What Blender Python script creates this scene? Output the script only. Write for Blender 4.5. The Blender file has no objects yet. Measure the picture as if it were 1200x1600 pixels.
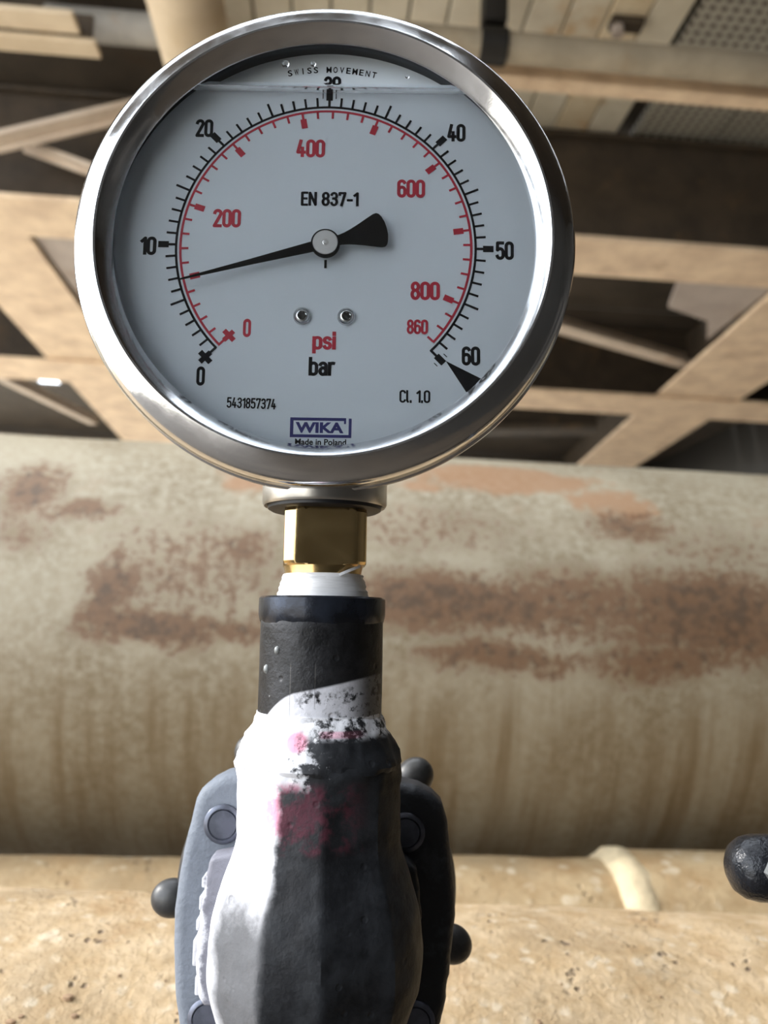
import bpy, bmesh, math, random
from mathutils import Vector, Matrix, noise
from math import sin, cos, pi, radians, sqrt, atan2
random.seed(7)
C = bpy.context.scene.collection
SC = bpy.context.scene

# ---------------------------------------------------------------- camera, sky, sun, exposure
cd = bpy.data.cameras.new('camera'); cam = bpy.data.objects.new('camera', cd); C.objects.link(cam)
cd.sensor_fit = 'VERTICAL'; cd.sensor_height = 4.8; cd.lens = 4.8*1294/1600
cd.clip_start = 0.005; cd.clip_end = 200
cam.matrix_world = Matrix.Rotation(radians(90+7.5), 4, 'X') @ Matrix.Rotation(radians(0.85), 4, 'Z')
cd.dof.use_dof = True; cd.dof.focus_distance = 0.177; cd.dof.aperture_fstop = 2.3
SC.camera = cam

world = bpy.data.worlds.new('sky'); SC.world = world; world.use_nodes = True
wn = world.node_tree.nodes; wl = world.node_tree.links
bg = wn['Background']; bg.inputs[0].default_value = (0.87, 0.93, 1.0, 1); bg.inputs[1].default_value = 5.3

sd = bpy.data.lights.new('sun', 'SUN'); sun = bpy.data.objects.new('sun', sd); C.objects.link(sun)
sd.energy = 3.5; sd.angle = radians(4); sd.color = (1.0, 0.95, 0.88)
sun.rotation_euler = Vector((-0.88, 0.06, 0.47)).to_track_quat('Z', 'Y').to_euler()
sun.location = (-3, 1.5, 4)

vs = SC.view_settings
SC.display_settings.display_device = 'sRGB'
vs.view_transform = 'Standard'; vs.look = 'None'; vs.gamma = 1.0; vs.use_curve_mapping = False
vs.exposure = 0.0
SC.cycles.use_denoising = True
SC.cycles.sample_clamp_indirect = 6.0
SC.cycles.max_bounces = 14; SC.cycles.transmission_bounces = 12; SC.cycles.transparent_max_bounces = 12
SC.cycles.diffuse_bounces = 6; SC.cycles.glossy_bounces = 6

# frame of the pipe rack behind the gauge (pipes run a little away to the right and drop slightly)
GB = Matrix.Rotation(radians(4.1), 4, 'Z') @ Matrix.Rotation(radians(1.45), 4, 'Y')

# ---------------------------------------------------------------- object helpers
def link(o, parent=None):
    C.objects.link(o)
    if parent is not None: o.parent = parent
    return o
def obj(name, bm, mat, parent=None, smooth=True, origin=None, rack=False, angle=40):
    """one mesh object from a bmesh; vertices given in scene (or rack) coordinates, origin = its base"""
    if origin is None and parent is not None and 'o' in parent: origin = Vector(parent['o'])
    org = Vector(origin) if origin is not None else Vector((0, 0, 0))
    if org.length: bmesh.ops.translate(bm, verts=bm.verts, vec=-org)
    bmesh.ops.recalc_face_normals(bm, faces=bm.faces)
    me = bpy.data.meshes.new(name); bm.to_mesh(me); bm.free()
    if smooth:
        for p in me.polygons: p.use_smooth = True
        me.set_sharp_from_angle(angle=radians(angle))
    me.materials.append(mat)
    o = link(bpy.data.objects.new(name, me), parent)
    if parent is None:
        T = Matrix.Translation(org)
        o.matrix_world = (GB @ T) if rack else T
    return o
def tag(o, label, cat, group=None):
    o['label'] = label; o['category'] = cat
    if group: o['group'] = group
    return o
def thing(name, label, cat, loc, rack=False, group=None):
    o = bpy.data.objects.new(name, None); o.empty_display_size = 0.02; link(o)
    T = Matrix.Translation(Vector(loc))
    o.matrix_world = (GB @ T) if rack else T
    o['o'] = tuple(loc)
    return tag(o, label, cat, group)

def lathe(bm, prof, axis, c, seg=96, closed=False, a0=0.0, a1=2*pi, wob=None):
    """prof: list of (r, h). axis 'Y': h along +Y; 'Z': h along +Z; 'X': h along +X"""
    full = abs(a1-a0-2*pi) < 1e-6
    n = seg if full else seg+1
    rings = []
    for r, h in prof:
        ring = []
        for i in range(n):
            a = a0+(a1-a0)*i/seg
            rr = r + (wob(a, h) if wob else 0)
            u, v = rr*cos(a), rr*sin(a)
            p = {'Y': (u, h, v), 'Z': (u, v, h), 'X': (h, u, v)}[axis]
            ring.append(bm.verts.new((c[0]+p[0], c[1]+p[1], c[2]+p[2])))
        rings.append(ring)
    m = len(rings)
    for k in range(m if closed else m-1):
        A, B = rings[k], rings[(k+1) % m]
        for i in range(n if full else n-1):
            j = (i+1) % n
            bm.faces.new((A[i], A[j], B[j], B[i]))
    return rings
def cap(bm, ring): bm.faces.new(ring)
def solid(bm, prof, axis, c, seg=64, **k):
    R = lathe(bm, prof, axis, c, seg, **k); cap(bm, R[0]); cap(bm, R[-1])
def box(bm, lo, hi, bevel=0.0):
    vs_ = [bm.verts.new((x, y, z)) for x in (lo[0], hi[0]) for y in (lo[1], hi[1]) for z in (lo[2], hi[2])]
    F = [(0,1,3,2), (4,6,7,5), (0,4,5,1), (2,3,7,6), (0,2,6,4), (1,5,7,3)]
    fs = [bm.faces.new([vs_[i] for i in f]) for f in F]
    if bevel:
        es = set(e for f in fs for e in f.edges)
        bmesh.ops.bevel(bm, geom=list(es), offset=bevel, segments=2, affect='EDGES', profile=0.6)
def bar(bm, p, q, w, h, up=(0, 0, 1)):
    p, q = Vector(p), Vector(q); d = (q-p).normalized(); s = d.cross(Vector(up)).normalized(); t = s.cross(d)
    vs_ = [bm.verts.new(e + s*a*w/2 + t*b*h/2) for e in (p, q) for a, b in ((-1,-1), (1,-1), (1,1), (-1,1))]
    for f in ((0,1,2,3), (7,6,5,4), (0,4,5,1), (1,5,6,2), (2,6,7,3), (3,7,4,0)): bm.faces.new([vs_[i] for i in f])
def tube(bm, pts, r, seg=16, caps=True):
    pts = [Vector(p) for p in pts]; rings = []
    prev = None
    for i, p in enumerate(pts):
        d = (pts[min(i+1, len(pts)-1)]-pts[max(i-1, 0)]).normalized()
        if prev is None:
            s = d.orthogonal().normalized()
        else:
            s = (prev - d*prev.dot(d)).normalized()
        prev = s; t = d.cross(s)
        rr = r[i] if isinstance(r, (list, tuple)) else r
        rings.append([bm.verts.new(p + (s*cos(2*pi*k/seg)+t*sin(2*pi*k/seg))*rr) for k in range(seg)])
    for A, B in zip(rings, rings[1:]):
        for k in range(seg): bm.faces.new((A[k], A[(k+1) % seg], B[(k+1) % seg], B[k]))
    if caps: cap(bm, rings[0]); cap(bm, rings[-1])
def ball(bm, c, r, sx=1, sy=1, sz=1, sub=2, rot=None):
    M = Matrix.Translation(c) @ (rot if rot else Matrix()) @ Matrix.Diagonal((sx, sy, sz, 1))
    bmesh.ops.create_icosphere(bm, subdivisions=sub, radius=r, matrix=M)
def extrude_poly(bm, pts, y0, y1, round_=0.0, steps=4):
    """outline in XZ, extruded from y0 (front, rounded edge) to y1"""
    n = len(pts); cx = sum(p[0] for p in pts)/n; cz = sum(p[1] for p in pts)/n
    lay = []
    for k in range(steps+1):
        a = pi/2*k/steps
        lay.append((y0+round_*(1-sin(a)), round_*(1-cos(a))))
    lay = lay[::-1] if round_ else [(y0, 0)]
    lay.append((y1, 0))
    rings = []
    for y, ins in lay:
        ring = []
        for i, (x, z) in enumerate(pts):
            px, pz = pts[i-1]; nx, nz = pts[(i+1) % n]
            tx, tz = nx-px, nz-pz; l = sqrt(tx*tx+tz*tz) or 1
            ox, oz = -tz/l, tx/l
            if (ox*(cx-x)+oz*(cz-z)) < 0: ox, oz = -ox, -oz
            ring.append(bm.verts.new((x+ox*ins, y, z+oz*ins)))
        rings.append(ring)
    if round_: rings = rings
    for A, B in zip(rings, rings[1:]):
        for i in range(n): bm.faces.new((A[i], A[(i+1) % n], B[(i+1) % n], B[i]))
    cap(bm, rings[0]); cap(bm, rings[-1])

# ---------------------------------------------------------------- material helpers
class NT:
    def __init__(s, name):
        s.m = bpy.data.materials.new(name); s.m.use_nodes = True
        s.t = s.m.node_tree; s.n = s.t.nodes; s.l = s.t.links
        s.b = s.n['Principled BSDF']; s.out = s.n['Material Output']
    def set(s, node, sock, v):
        i = node.inputs[sock]
        if hasattr(v, 'is_output') or isinstance(v, bpy.types.NodeSocket): s.l.new(v, i)
        elif isinstance(v, (tuple, list)) and len(v) == 3 and i.type == 'RGBA': i.default_value = (*v, 1)
        else: i.default_value = v
    def node(s, t, out=0, **k):
        n = s.n.new(t)
        for a, v in k.items():
            if a.startswith('_'): setattr(n, a[1:], v)
            else: s.set(n, int(a[1:]) if a[0] == 'i' and a[1:].isdigit() else a, v)
        return n.outputs[out]
    def coord(s, kind='Object'): return s.node('ShaderNodeTexCoord', kind)
    def mapping(s, v, scale=(1,1,1), loc=(0,0,0)):
        return s.node('ShaderNodeMapping', 0, Vector=v, Scale=scale, Location=loc)
    def noise(s, v, scale, detail=4, rough=0.6, dist=0.0):
        return s.node('ShaderNodeTexNoise', 0, Vector=v, Scale=scale, Detail=detail, Roughness=rough, Distortion=dist)
    def voro(s, v, scale, feature='F1', rnd=1.0):
        return s.node('ShaderNodeTexVoronoi', 0, _feature=feature, Vector=v, Scale=scale, Randomness=rnd)
    def math(s, op, a, b=0.0, clamp=False):
        return s.node('ShaderNodeMath', 0, _operation=op, _use_clamp=clamp, i0=a, i1=b)
    def rng(s, v, a, b, c=0.0, d=1.0, smooth=True):
        n = s.n.new('ShaderNodeMapRange'); n.interpolation_type = 'SMOOTHSTEP' if smooth else 'LINEAR'
        for k, x in zip(range(5), (v, a, b, c, d)): s.set(n, k, x)
        return n.outputs[0]
    def mix(s, f, a, b):
        n = s.n.new('ShaderNodeMix'); n.data_type = 'RGBA'
        s.set(n, 0, f); s.set(n, 6, a); s.set(n, 7, b); return n.outputs[2]
    def sep(s, v, k):
        return s.node('ShaderNodeSeparateXYZ', k, Vector=v)
    def bump(s, h, strength=0.3, dist=0.001):
        s.set(s.b, 'Normal', s.node('ShaderNodeBump', 0, Height=h, Strength=strength, Distance=dist))
    def fin(s, col=None, rough=0.5, metal=0.0, spec=None):
        if col is not None: s.set(s.b, 'Base Color', col)
        s.set(s.b, 'Roughness', rough); s.set(s.b, 'Metallic', metal)
        if spec is not None: s.set(s.b, 'Specular IOR Level', spec)
        return s.m

def mat_simple(name, col, rough=0.5, metal=0.0, nscale=0, namt=0.1, bump=0.0, bdist=0.0005, spec=None):
    t = NT(name); c = col
    if nscale:
        f = t.noise(t.coord(), nscale, 5, 0.6)
        c = t.mix(f, tuple(x*(1-namt*1.6) for x in col), tuple(min(1, x*(1+namt*1.6)) for x in col))
        if bump: t.bump(f, bump, bdist)
    return t.fin(c, rough, metal, spec)

def mat_chrome():
    t = NT('polished_steel'); v = t.coord()
    f = t.noise(v, 900, 3, 0.7); g = t.noise(v, 70, 4, 0.65)
    r = t.rng(g, 0.35, 0.75, 0.10, 0.24)
    t.bump(f, 0.06, 0.0002)
    return t.fin((0.72, 0.73, 0.75), r, 1.0)
M_CHROME = mat_chrome()
M_CASE = mat_simple('brushed_steel', (0.55, 0.54, 0.52), 0.30, 1.0, 300, 0.08, 0.05)
M_DIAL = mat_simple('white_dial', (0.77, 0.82, 0.87), 0.6, 0.0, 60, 0.015)
M_BLACK = mat_simple('black_print', (0.006, 0.006, 0.009), 0.6, spec=0.1)
M_RED = mat_simple('red_print', (0.50, 0.010, 0.035), 0.5)
M_BLUE = mat_simple('blue_print', (0.015, 0.015, 0.16), 0.5)
M_RUBBER = mat_simple('black_rubber', (0.010, 0.011, 0.014), 0.45, 0, 200, 0.2)
M_POINT = mat_simple('pointer_black', (0.004, 0.004, 0.005), 0.7, spec=0.1)
M_HUB = mat_simple('hub_metal', (0.62, 0.60, 0.58), 0.38, 0.9, 500, 0.06)
M_SCREW = mat_simple('screw_steel', (0.60, 0.60, 0.60), 0.22, 1.0)
def mat_brass():
    t = NT('brass'); v = t.coord()
    f = t.noise(v, 260, 5, 0.65); g = t.noise(t.mapping(v, (1, 1, 8)), 120, 3)
    c = t.mix(f, (0.62, 0.43, 0.19), (0.72, 0.54, 0.27))
    t.bump(g, 0.05, 0.0002)
    return t.fin(c, t.rng(f, 0.3, 0.7, 0.16, 0.26), 1.0)
M_BRASS = mat_brass()
def mat_tape():
    t = NT('white_thread_tape'); v = t.coord()
    f = t.noise(t.mapping(v, (1, 1, 9)), 160, 4)
    t.bump(f, 0.3, 0.0006)
    return t.fin(t.mix(f, (0.66, 0.66, 0.68), (0.86, 0.86, 0.87)), 0.45)
M_TAPE = mat_tape()
def mat_steel(name, a, b, rough=0.5, bump=0.35, metal=0.35):
    t = NT(name); v = t.coord()
    f = t.noise(v, 140, 6, 0.65); g = t.noise(v, 900, 3, 0.6)
    p = t.rng(t.voro(v, 210), 0.05, 0.16)          # small casting pits
    h = t.math('ADD', t.math('MULTIPLY', f, 1.0), t.math('MULTIPLY', g, 0.35))
    h = t.math('ADD', h, t.math('MULTIPLY', p, 0.25))
    t.bump(h, bump, 0.0006)
    return t.fin(t.mix(t.rng(f, 0.35, 0.65), a, b), rough, metal)
M_FORGED = mat_steel('forged_steel', (0.07, 0.075, 0.088), (0.11, 0.12, 0.14), 0.5, 0.25)
def mat_dust_lit_left(name, dark, light, x0, x1, rim=None):  # developer dust, plus lit left and shaded right put into the colour
    t = NT(name); v = t.coord(); x = t.sep(v, 0)
    f = t.noise(v, 160, 6, 0.65); g = t.noise(v, 800, 3, 0.6)
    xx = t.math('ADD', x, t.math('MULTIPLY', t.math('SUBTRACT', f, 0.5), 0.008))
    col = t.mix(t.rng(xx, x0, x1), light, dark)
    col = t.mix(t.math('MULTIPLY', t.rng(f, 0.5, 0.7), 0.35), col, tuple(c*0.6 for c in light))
    if rim is not None: col = t.mix(t.math('MULTIPLY', t.rng(xx, rim+0.0008, rim-0.0006), 0.8), col, (0.78, 0.78, 0.82))  # left rim whitened: overspray and sunlight in one colour
    t.bump(t.math('ADD', f, t.math('MULTIPLY', g, 0.6)), 0.5, 0.0008)
    return t.fin(col, 0.55, 0.0, 0.3)
M_FLANGE = mat_dust_lit_left('body_flange_dust_lit_left', (0.03, 0.031, 0.035), (0.20, 0.20, 0.235), -0.022, -0.004, -0.0262)
M_BONNET = mat_dust_lit_left('bonnet_flange_lit_left', (0.035, 0.037, 0.043), (0.17, 0.19, 0.225), -0.014, 0.012)  # paler left, darker right: the shade behind the body, as colour
M_BOLT = mat_steel('bolt_steel', (0.10, 0.11, 0.14), (0.17, 0.18, 0.23), 0.32, 0.12, 0.6)
M_WHEEL = mat_steel('wheel_steel', (0.05, 0.05, 0.052), (0.08, 0.078, 0.076), 0.42, 0.12, 0.4)
M_KNOB = mat_steel('wheel_black_gloss', (0.010, 0.011, 0.014), (0.022, 0.024, 0.030), 0.25, 1.0, 0.3)
M_STUD = mat_simple('stud_grey', (0.22, 0.23, 0.23), 0.5, 0.5, 300, 0.1)

SX, SY = -0.0133, 0.1840          # axis of the stem
def mat_coupling(name, base_a, base_b, kind):
    """black steel with white developer spray and pink dye left on it"""
    t = NT(name); v = t.coord('Object')
    x, y, z = t.sep(v, 0), t.sep(v, 1), t.sep(v, 2)
    f = t.noise(v, 150, 6, 0.65); g = t.noise(v, 420, 5, 0.7); q = t.noise(v, 900, 3, 0.6)
    col = t.mix(t.rng(f, 0.35, 0.65), base_a, base_b)
    n1 = t.math('MULTIPLY', t.math('SUBTRACT', f, 0.5), 0.010)
    if kind == 'coupling':
        # slanted upper edge of the white film
        e = t.math('ADD', z, t.math('MULTIPLY', x, -0.22))
        e = t.math('ADD', e, t.math('MULTIPLY', t.math('MULTIPLY', t.math('MAXIMUM', t.math('MULTIPLY', t.math('ADD', x, 0.004), -1), 0), t.math('MAXIMUM', t.math('MULTIPLY', t.math('ADD', x, 0.004), -1), 0)), 90))
        w = t.rng(e, -0.0136, -0.0142)
        patch = t.rng(t.math('ADD', g, t.math('MULTIPLY', x, 9)), 0.62, 0.70)   # film rubbed off, mostly to the right
        dark = t.math('MULTIPLY', patch, t.rng(z, -0.0225, -0.019))
        w = t.math('MULTIPLY', w, t.math('SUBTRACT', 1.0, t.math('MULTIPLY', dark, 0.8)))
        w = t.math('MULTIPLY', w, t.rng(g, 0.25, 0.5, 0.72, 1.0))
    else:
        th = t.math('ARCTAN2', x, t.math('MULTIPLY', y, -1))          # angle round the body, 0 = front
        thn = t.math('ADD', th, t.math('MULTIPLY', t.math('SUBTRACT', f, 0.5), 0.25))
        side = t.rng(thn, -0.33, -0.45)                                # developer from the left, also whitening the sunlit facets in colour
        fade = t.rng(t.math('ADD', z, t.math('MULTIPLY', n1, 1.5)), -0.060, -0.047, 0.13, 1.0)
        rim = t.rng(thn, -0.85, -1.15)  # sunlit left edge of the bulge, painted white
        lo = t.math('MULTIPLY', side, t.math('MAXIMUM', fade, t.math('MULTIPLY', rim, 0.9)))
        front = t.math('MULTIPLY', t.rng(thn, 0.16, 0.02), t.rng(z, -0.060, -0.036, 0.004, 0.03))       # front facet paled in colour for the light grazing it
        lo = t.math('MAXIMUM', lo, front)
        sh = t.math('MULTIPLY', t.rng(z, -0.0245, -0.0225), t.rng(g, 0.42, 0.55))
        lt = t.math('MULTIPLY', t.rng(t.math('ADD', th, t.math('MULTIPLY', t.math('SUBTRACT', g, 0.5), 1.2)), 0.02, -0.18), t.rng(z, -0.034, -0.031))
        w = t.math('MAXIMUM', lo, t.math('MAXIMUM', sh, lt))
        w = t.math('MULTIPLY', w, t.rng(g, 0.20, 0.42, 0.7, 1.0))
    pk = t.math('ADD', t.math('ABSOLUTE', t.math('ADD', x, 0.0015)), t.math('MULTIPLY', t.math('SUBTRACT', g, 0.5), 0.016))
    if kind == 'coupling':
        pink = t.math('MULTIPLY', t.rng(z, -0.0205, -0.0225), t.rng(f, 0.5, 0.62))
        pink = t.math('MULTIPLY', pink, 0.55)
    else:
        pink = t.math('MULTIPLY', t.rng(t.math('ABSOLUTE', t.math('ADD', z, 0.0385)), 0.0075, 0.0055), t.rng(t.noise(v, 120, 5, 0.7), 0.44, 0.58))
        pink = t.math('MULTIPLY', pink, t.rng(t.math('ABSOLUTE', t.math('ADD', x, 0.001)), 0.013, 0.006))
        p2 = t.math('MULTIPLY', t.rng(t.node('ShaderNodeVectorMath', 1, _operation='DISTANCE', i0=v, i1=(-0.0034, -0.0150, -0.0243)), 0.0030, 0.0014), 1.2, True)
        p3 = t.math('MULTIPLY', t.math('MULTIPLY', t.rng(t.math('ABSOLUTE', t.math('ADD', z, 0.0228)), 0.0009, 0.0004), t.rng(x, 0.0005, 0.002)), t.rng(x, 0.011, 0.008))
        p2 = t.math('MAXIMUM', p2, t.math('MULTIPLY', p3, 0.7))
        pink = t.math('MAXIMUM', pink, p2)
    if kind == 'coupling':
        th = t.math('ARCTAN2', x, t.math('MULTIPLY', y, -1))
        smut = t.math('MULTIPLY', t.rng(t.noise(v, 230, 5, 0.7), 0.50, 0.62), t.rng(t.math('ABSOLUTE', t.math('ADD', z, 0.0165)), 0.0042, 0.001))
        smut = t.math('MAXIMUM', smut, t.math('MULTIPLY', t.rng(th, 0.45, 0.95), 0.75))
        w = t.math('MULTIPLY', w, t.math('SUBTRACT', 1.0, t.math('MULTIPLY', smut, t.rng(th, -0.45, -0.1))))
        for a_, zb in ((-0.405, -0.020), (-0.01, -0.0175)):            # fine scribed lines down the barrel
            ln = t.math('MULTIPLY', t.rng(t.math('ABSOLUTE', t.math('SUBTRACT', th, a_)), 0.010, 0.004), t.math('MULTIPLY', t.rng(z, zb-0.0005, zb+0.0005), t.rng(z, -0.0085, -0.0095)))
            col = t.mix(t.math('MULTIPLY', ln, 0.6), col, (0.09, 0.085, 0.08)); w = t.math('MULTIPLY', w, t.math('SUBTRACT', 1.0, t.math('MULTIPLY', ln, 0.5)))
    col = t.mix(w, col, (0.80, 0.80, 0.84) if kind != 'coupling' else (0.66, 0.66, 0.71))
    pcol = t.mix(w, (0.105, 0.030, 0.045), (0.78, 0.26, 0.40))
    col = t.mix(t.math('MULTIPLY', pink, 0.8), col, pcol)
    h = t.math('ADD', f, t.math('ADD', t.math('MULTIPLY', g, 0.35), t.math('MULTIPLY', q, 0.2)))
    h = t.math('ADD', h, t.math('MULTIPLY', t.rng(t.voro(v, 190), 0.06, 0.16), 0.45))
    t.bump(h, 0.5, 0.0008)
    return t.fin(col, t.math('ADD', t.math('MULTIPLY', w, 0.25), 0.42 if kind == 'coupling' else 0.58), t.math('MULTIPLY', t.math('SUBTRACT', 1, w), 0.35 if kind == 'coupling' else 0.0), 0.35 if kind == 'coupling' else 0.18)

def mat_big_pipe():
    t = NT('cream_rusty_paint'); uv = t.coord('UV')
    u, s = t.sep(uv, 0), t.sep(uv, 1)
    n = t.noise(uv, 22, 8, 0.72); nf = t.noise(uv, 120, 7, 0.75); nl = t.noise(uv, 9, 5, 0.6)
    base = t.mix(t.rng(nl, 0.38, 0.62), (0.200, 0.152, 0.086), (0.325, 0.275, 0.188))
    base = t.mix(t.rng(nf, 0.35, 0.7), base, (0.40, 0.355, 0.265))
    # warm streaks running down the lower half
    st = t.noise(t.mapping(uv, (1, 0.07, 1)), 38, 5, 0.65)
    low = t.rng(s, 0.02, -0.06)
    base = t.mix(t.math('MULTIPLY', t.math('MULTIPLY', t.rng(st, 0.40, 0.66), low), 0.9), base, (0.15, 0.09, 0.032))
    base = t.mix(t.math('MULTIPLY', low, 0.35), base, (0.20, 0.155, 0.085))
    wv_ = t.node('ShaderNodeTexNoise', 1, Vector=uv, Scale=14, Detail=5, Roughness=0.65)
    wu = t.node('ShaderNodeVectorMath', 0, _operation='MULTIPLY_ADD', i0=wv_, i1=(0.10, 0.040, 0), i2=t.mapping(uv, (1, 1, 1), (-0.05, -0.02, 0)))
    def blobs(lst):
        acc = None
        for (cx, cs, rx, rs, a) in lst:
            d = t.node('ShaderNodeVectorMath', 1, _operation='LENGTH', i0=t.mapping(wu, (1/rx, 1/rs, 1), (-cx/rx, -cs/rs, 0)))
            b = t.math('MULTIPLY', t.rng(d, 1.7, 0.1), a)
            acc = b if acc is None else t.math('MAXIMUM', acc, b)
        return acc
    solid_ = blobs([(0.165, 0.198, 0.09, 0.034, 1.1), (0.25, 0.160, 0.045, 0.028, 0.9), (-0.055, 0.172, 0.045, 0.026, 0.75), (0.09, 0.175, 0.06, 0.012, 0.7)])
    spots = blobs([(0.105, 0.052, 0.105, 0.024, 1.05), (0.32, 0.050, 0.095, 0.040, 1.05), (0.27, 0.012, 0.075, 0.017, 0.8), (0.14, 0.010, 0.07, 0.014, 0.85), (0.20, 0.055, 0.11, 0.03, 0.75),
                   (-0.245, 0.145, 0.03, 0.036, 0.9), (-0.165, 0.050, 0.022, 0.034, 1.0), (-0.12, 0.022, 0.055, 0.015, 1.05), (-0.06, 0.024, 0.04, 0.012, 0.8), (-0.07, 0.088, 0.03, 0.022, 0.75),
                   (-0.19, 0.120, 0.035, 0.014, 0.8), (-0.10, 0.070, 0.08, 0.045, 0.5), (-0.235, 0.10, 0.03, 0.02, 0.5), (0.33, 0.11, 0.08, 0.04, 0.35), (0.08, 0.12, 0.10, 0.03, 0.4), (0.26, 0.13, 0.04, 0.02, 0.8)])
    m1 = t.rng(t.math('ADD', solid_, t.math('MULTIPLY', t.math('SUBTRACT', n, 0.5), 1.9)), 0.42, 0.72)
    m2 = t.rng(t.math('ADD', t.math('MULTIPLY', spots, 0.40), t.math('MULTIPLY', nf, 1.5)), 0.84, 1.02)
    m2 = t.math('MULTIPLY', m2, t.rng(spots, 0.02, 0.3))
    dk = t.rng(t.math('ADD', t.math('MULTIPLY', spots, 0.25), t.math('MULTIPLY', t.noise(t.mapping(uv, (1, 1, 1), (4, 3, 0)), 90, 6, 0.7), 1.0)), 0.66, 0.84)
    base = t.mix(t.math('MULTIPLY', t.rng(spots, 0.08, 0.9), 0.38), base, (0.225, 0.145, 0.08))
    up = t.rng(s, -0.03, 0.05)
    base = t.mix(t.math('MULTIPLY', t.math('MULTIPLY', t.rng(t.noise(t.mapping(uv, (1, 1, 1), (2, 9, 0)), 95, 6, 0.72), 0.58, 0.70), up), 0.5), base, (0.19, 0.11, 0.06))
    base = t.mix(t.math('MULTIPLY', t.math('MULTIPLY', t.rng(n, 0.56, 0.72), up), 0.45), base, (0.30, 0.19, 0.115))
    col = t.mix(t.math('MULTIPLY', m1, 0.72), base, (0.33, 0.165, 0.075))
    rust = t.mix(t.math('MULTIPLY', dk, 0.8), (0.155, 0.075, 0.034), (0.040, 0.020, 0.011))
    col = t.mix(t.math('MULTIPLY', m2, 0.82), col, rust)
    t.bump(t.math('ADD', nf, t.math('MULTIPLY', m2, -0.6)), 0.25, 0.002)
    return t.fin(col, 0.62)
M_BIG = mat_big_pipe()
def mat_tan_pipe(name, a, b, pits=1.0, k=1.0):
    t = NT(name); uv = t.coord('UV')
    n = t.noise(uv, 55*k, 7, 0.7); nf = t.noise(uv, 240*k, 6, 0.7); nl = t.noise(uv, 14*k, 5, 0.6)
    col = t.mix(t.rng(n, 0.32, 0.68), a, b)
    col = t.mix(t.math('MULTIPLY', t.rng(nl, 0.50, 0.66), 0.55), col, tuple(c*0.66 for c in a))
    # orange rust stain
    col = t.mix(t.math('MULTIPLY', t.rng(t.noise(t.mapping(uv, (1, 1, 1), (7, 2, 0)), 22*k, 6, 0.7), 0.52, 0.68), 0.5), col, (0.36, 0.20, 0.075))
    # chalky round spots
    wob = t.node('ShaderNodeVectorMath', 0, _operation='MULTIPLY_ADD', i0=t.node('ShaderNodeTexNoise', 1, Vector=uv, Scale=260*k, Detail=3), i1=(0.004, 0.004, 0), i2=uv)
    v1 = t.voro(wob, 150*k); wsel = t.rng(t.noise(uv, 60*k, 3), 0.46, 0.62)
    col = t.mix(t.math('MULTIPLY', t.math('MULTIPLY', t.rng(v1, 0.46, 0.22), wsel), 0.42), col, (0.85, 0.76, 0.60))
    # dark rust pits
    v2 = t.voro(t.mapping(wob, (1, 1, 1), (0.37, 0.11, 0)), 240*k); psel = t.rng(t.noise(t.mapping(uv, (1, 1, 1), (3, 1, 0)), 45*k, 3, 0.6), 0.54, 0.66)
    pit = t.math('MULTIPLY', t.rng(v2, 0.36, 0.16), psel)
    col = t.mix(t.math('MULTIPLY', pit, 0.8*pits), col, (0.10, 0.055, 0.035))
    col = t.mix(t.math('MULTIPLY', t.rng(nf, 0.58, 0.76), 0.45), col, (0.20, 0.12, 0.07))
    t.bump(t.math('SUBTRACT', t.math('ADD', nf, t.math('MULTIPLY', n, 0.8)), t.math('MULTIPLY', pit, 1.2)), 0.8, 0.0026)
    return t.fin(col, 0.7)
M_TAN = mat_tan_pipe('tan_rusty_paint', (0.47, 0.32, 0.165), (0.64, 0.48, 0.30))
M_TAN2 = mat_tan_pipe('tan_rusty_paint_far', (0.36, 0.24, 0.115), (0.50, 0.37, 0.21), 0.5, 0.55)
M_WELD = mat_simple('pale_weld', (0.58, 0.47, 0.30), 0.6, 0, 90, 0.22, 0.8, 0.003)
def mat_rack(name, a, b, sc=9.0, rust=(0.34, 0.19, 0.07), amt=0.5):
    t = NT(name); v = t.coord()
    n = t.noise(v, sc, 6, 0.65); f = t.noise(v, sc*5, 5, 0.65)
    col = t.mix(t.rng(n, 0.3, 0.7), a, b)
    col = t.mix(t.math('MULTIPLY', t.rng(t.noise(t.mapping(v, (1, 1, 1), (5, 2, 1)), sc*0.8, 5, 0.7), 0.56, 0.74), amt), col, rust)
    col = t.mix(t.math('MULTIPLY', t.rng(f, 0.60, 0.78), 0.35), col, tuple(x*0.45 for x in a))
    t.bump(f, 0.2, 0.003)
    return t.fin(col, 0.7)
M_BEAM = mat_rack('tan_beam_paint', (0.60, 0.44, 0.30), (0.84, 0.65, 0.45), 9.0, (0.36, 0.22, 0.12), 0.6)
M_BEAM_SHADED = mat_rack('brown_web_shaded', (0.040, 0.029, 0.019), (0.070, 0.050, 0.032), amt=0.2)  # darker copy of the beam paint for faces in shade
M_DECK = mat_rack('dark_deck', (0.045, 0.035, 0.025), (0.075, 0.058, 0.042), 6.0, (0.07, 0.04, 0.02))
M_PLANK = mat_rack('pale_plank_paint', (0.66, 0.60, 0.47), (0.80, 0.74, 0.61), 7.0, (0.50, 0.28, 0.07), 0.75)
M_PLANKR = mat_rack('rusty_plank_paint', (0.66, 0.54, 0.36), (0.78, 0.68, 0.50), 12.0, (0.55, 0.27, 0.05), 1.0)
M_GPIPE = mat_rack('grey_tan_pipe_paint', (0.30, 0.25, 0.18), (0.44, 0.37, 0.27), 8.0, (0.32, 0.2, 0.09), 0.4)
M_TPIPE = mat_rack('tan_pipe_paint', (0.52, 0.41, 0.28), (0.66, 0.54, 0.39), 4.0, (0.5, 0.33, 0.14), 0.3)
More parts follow.
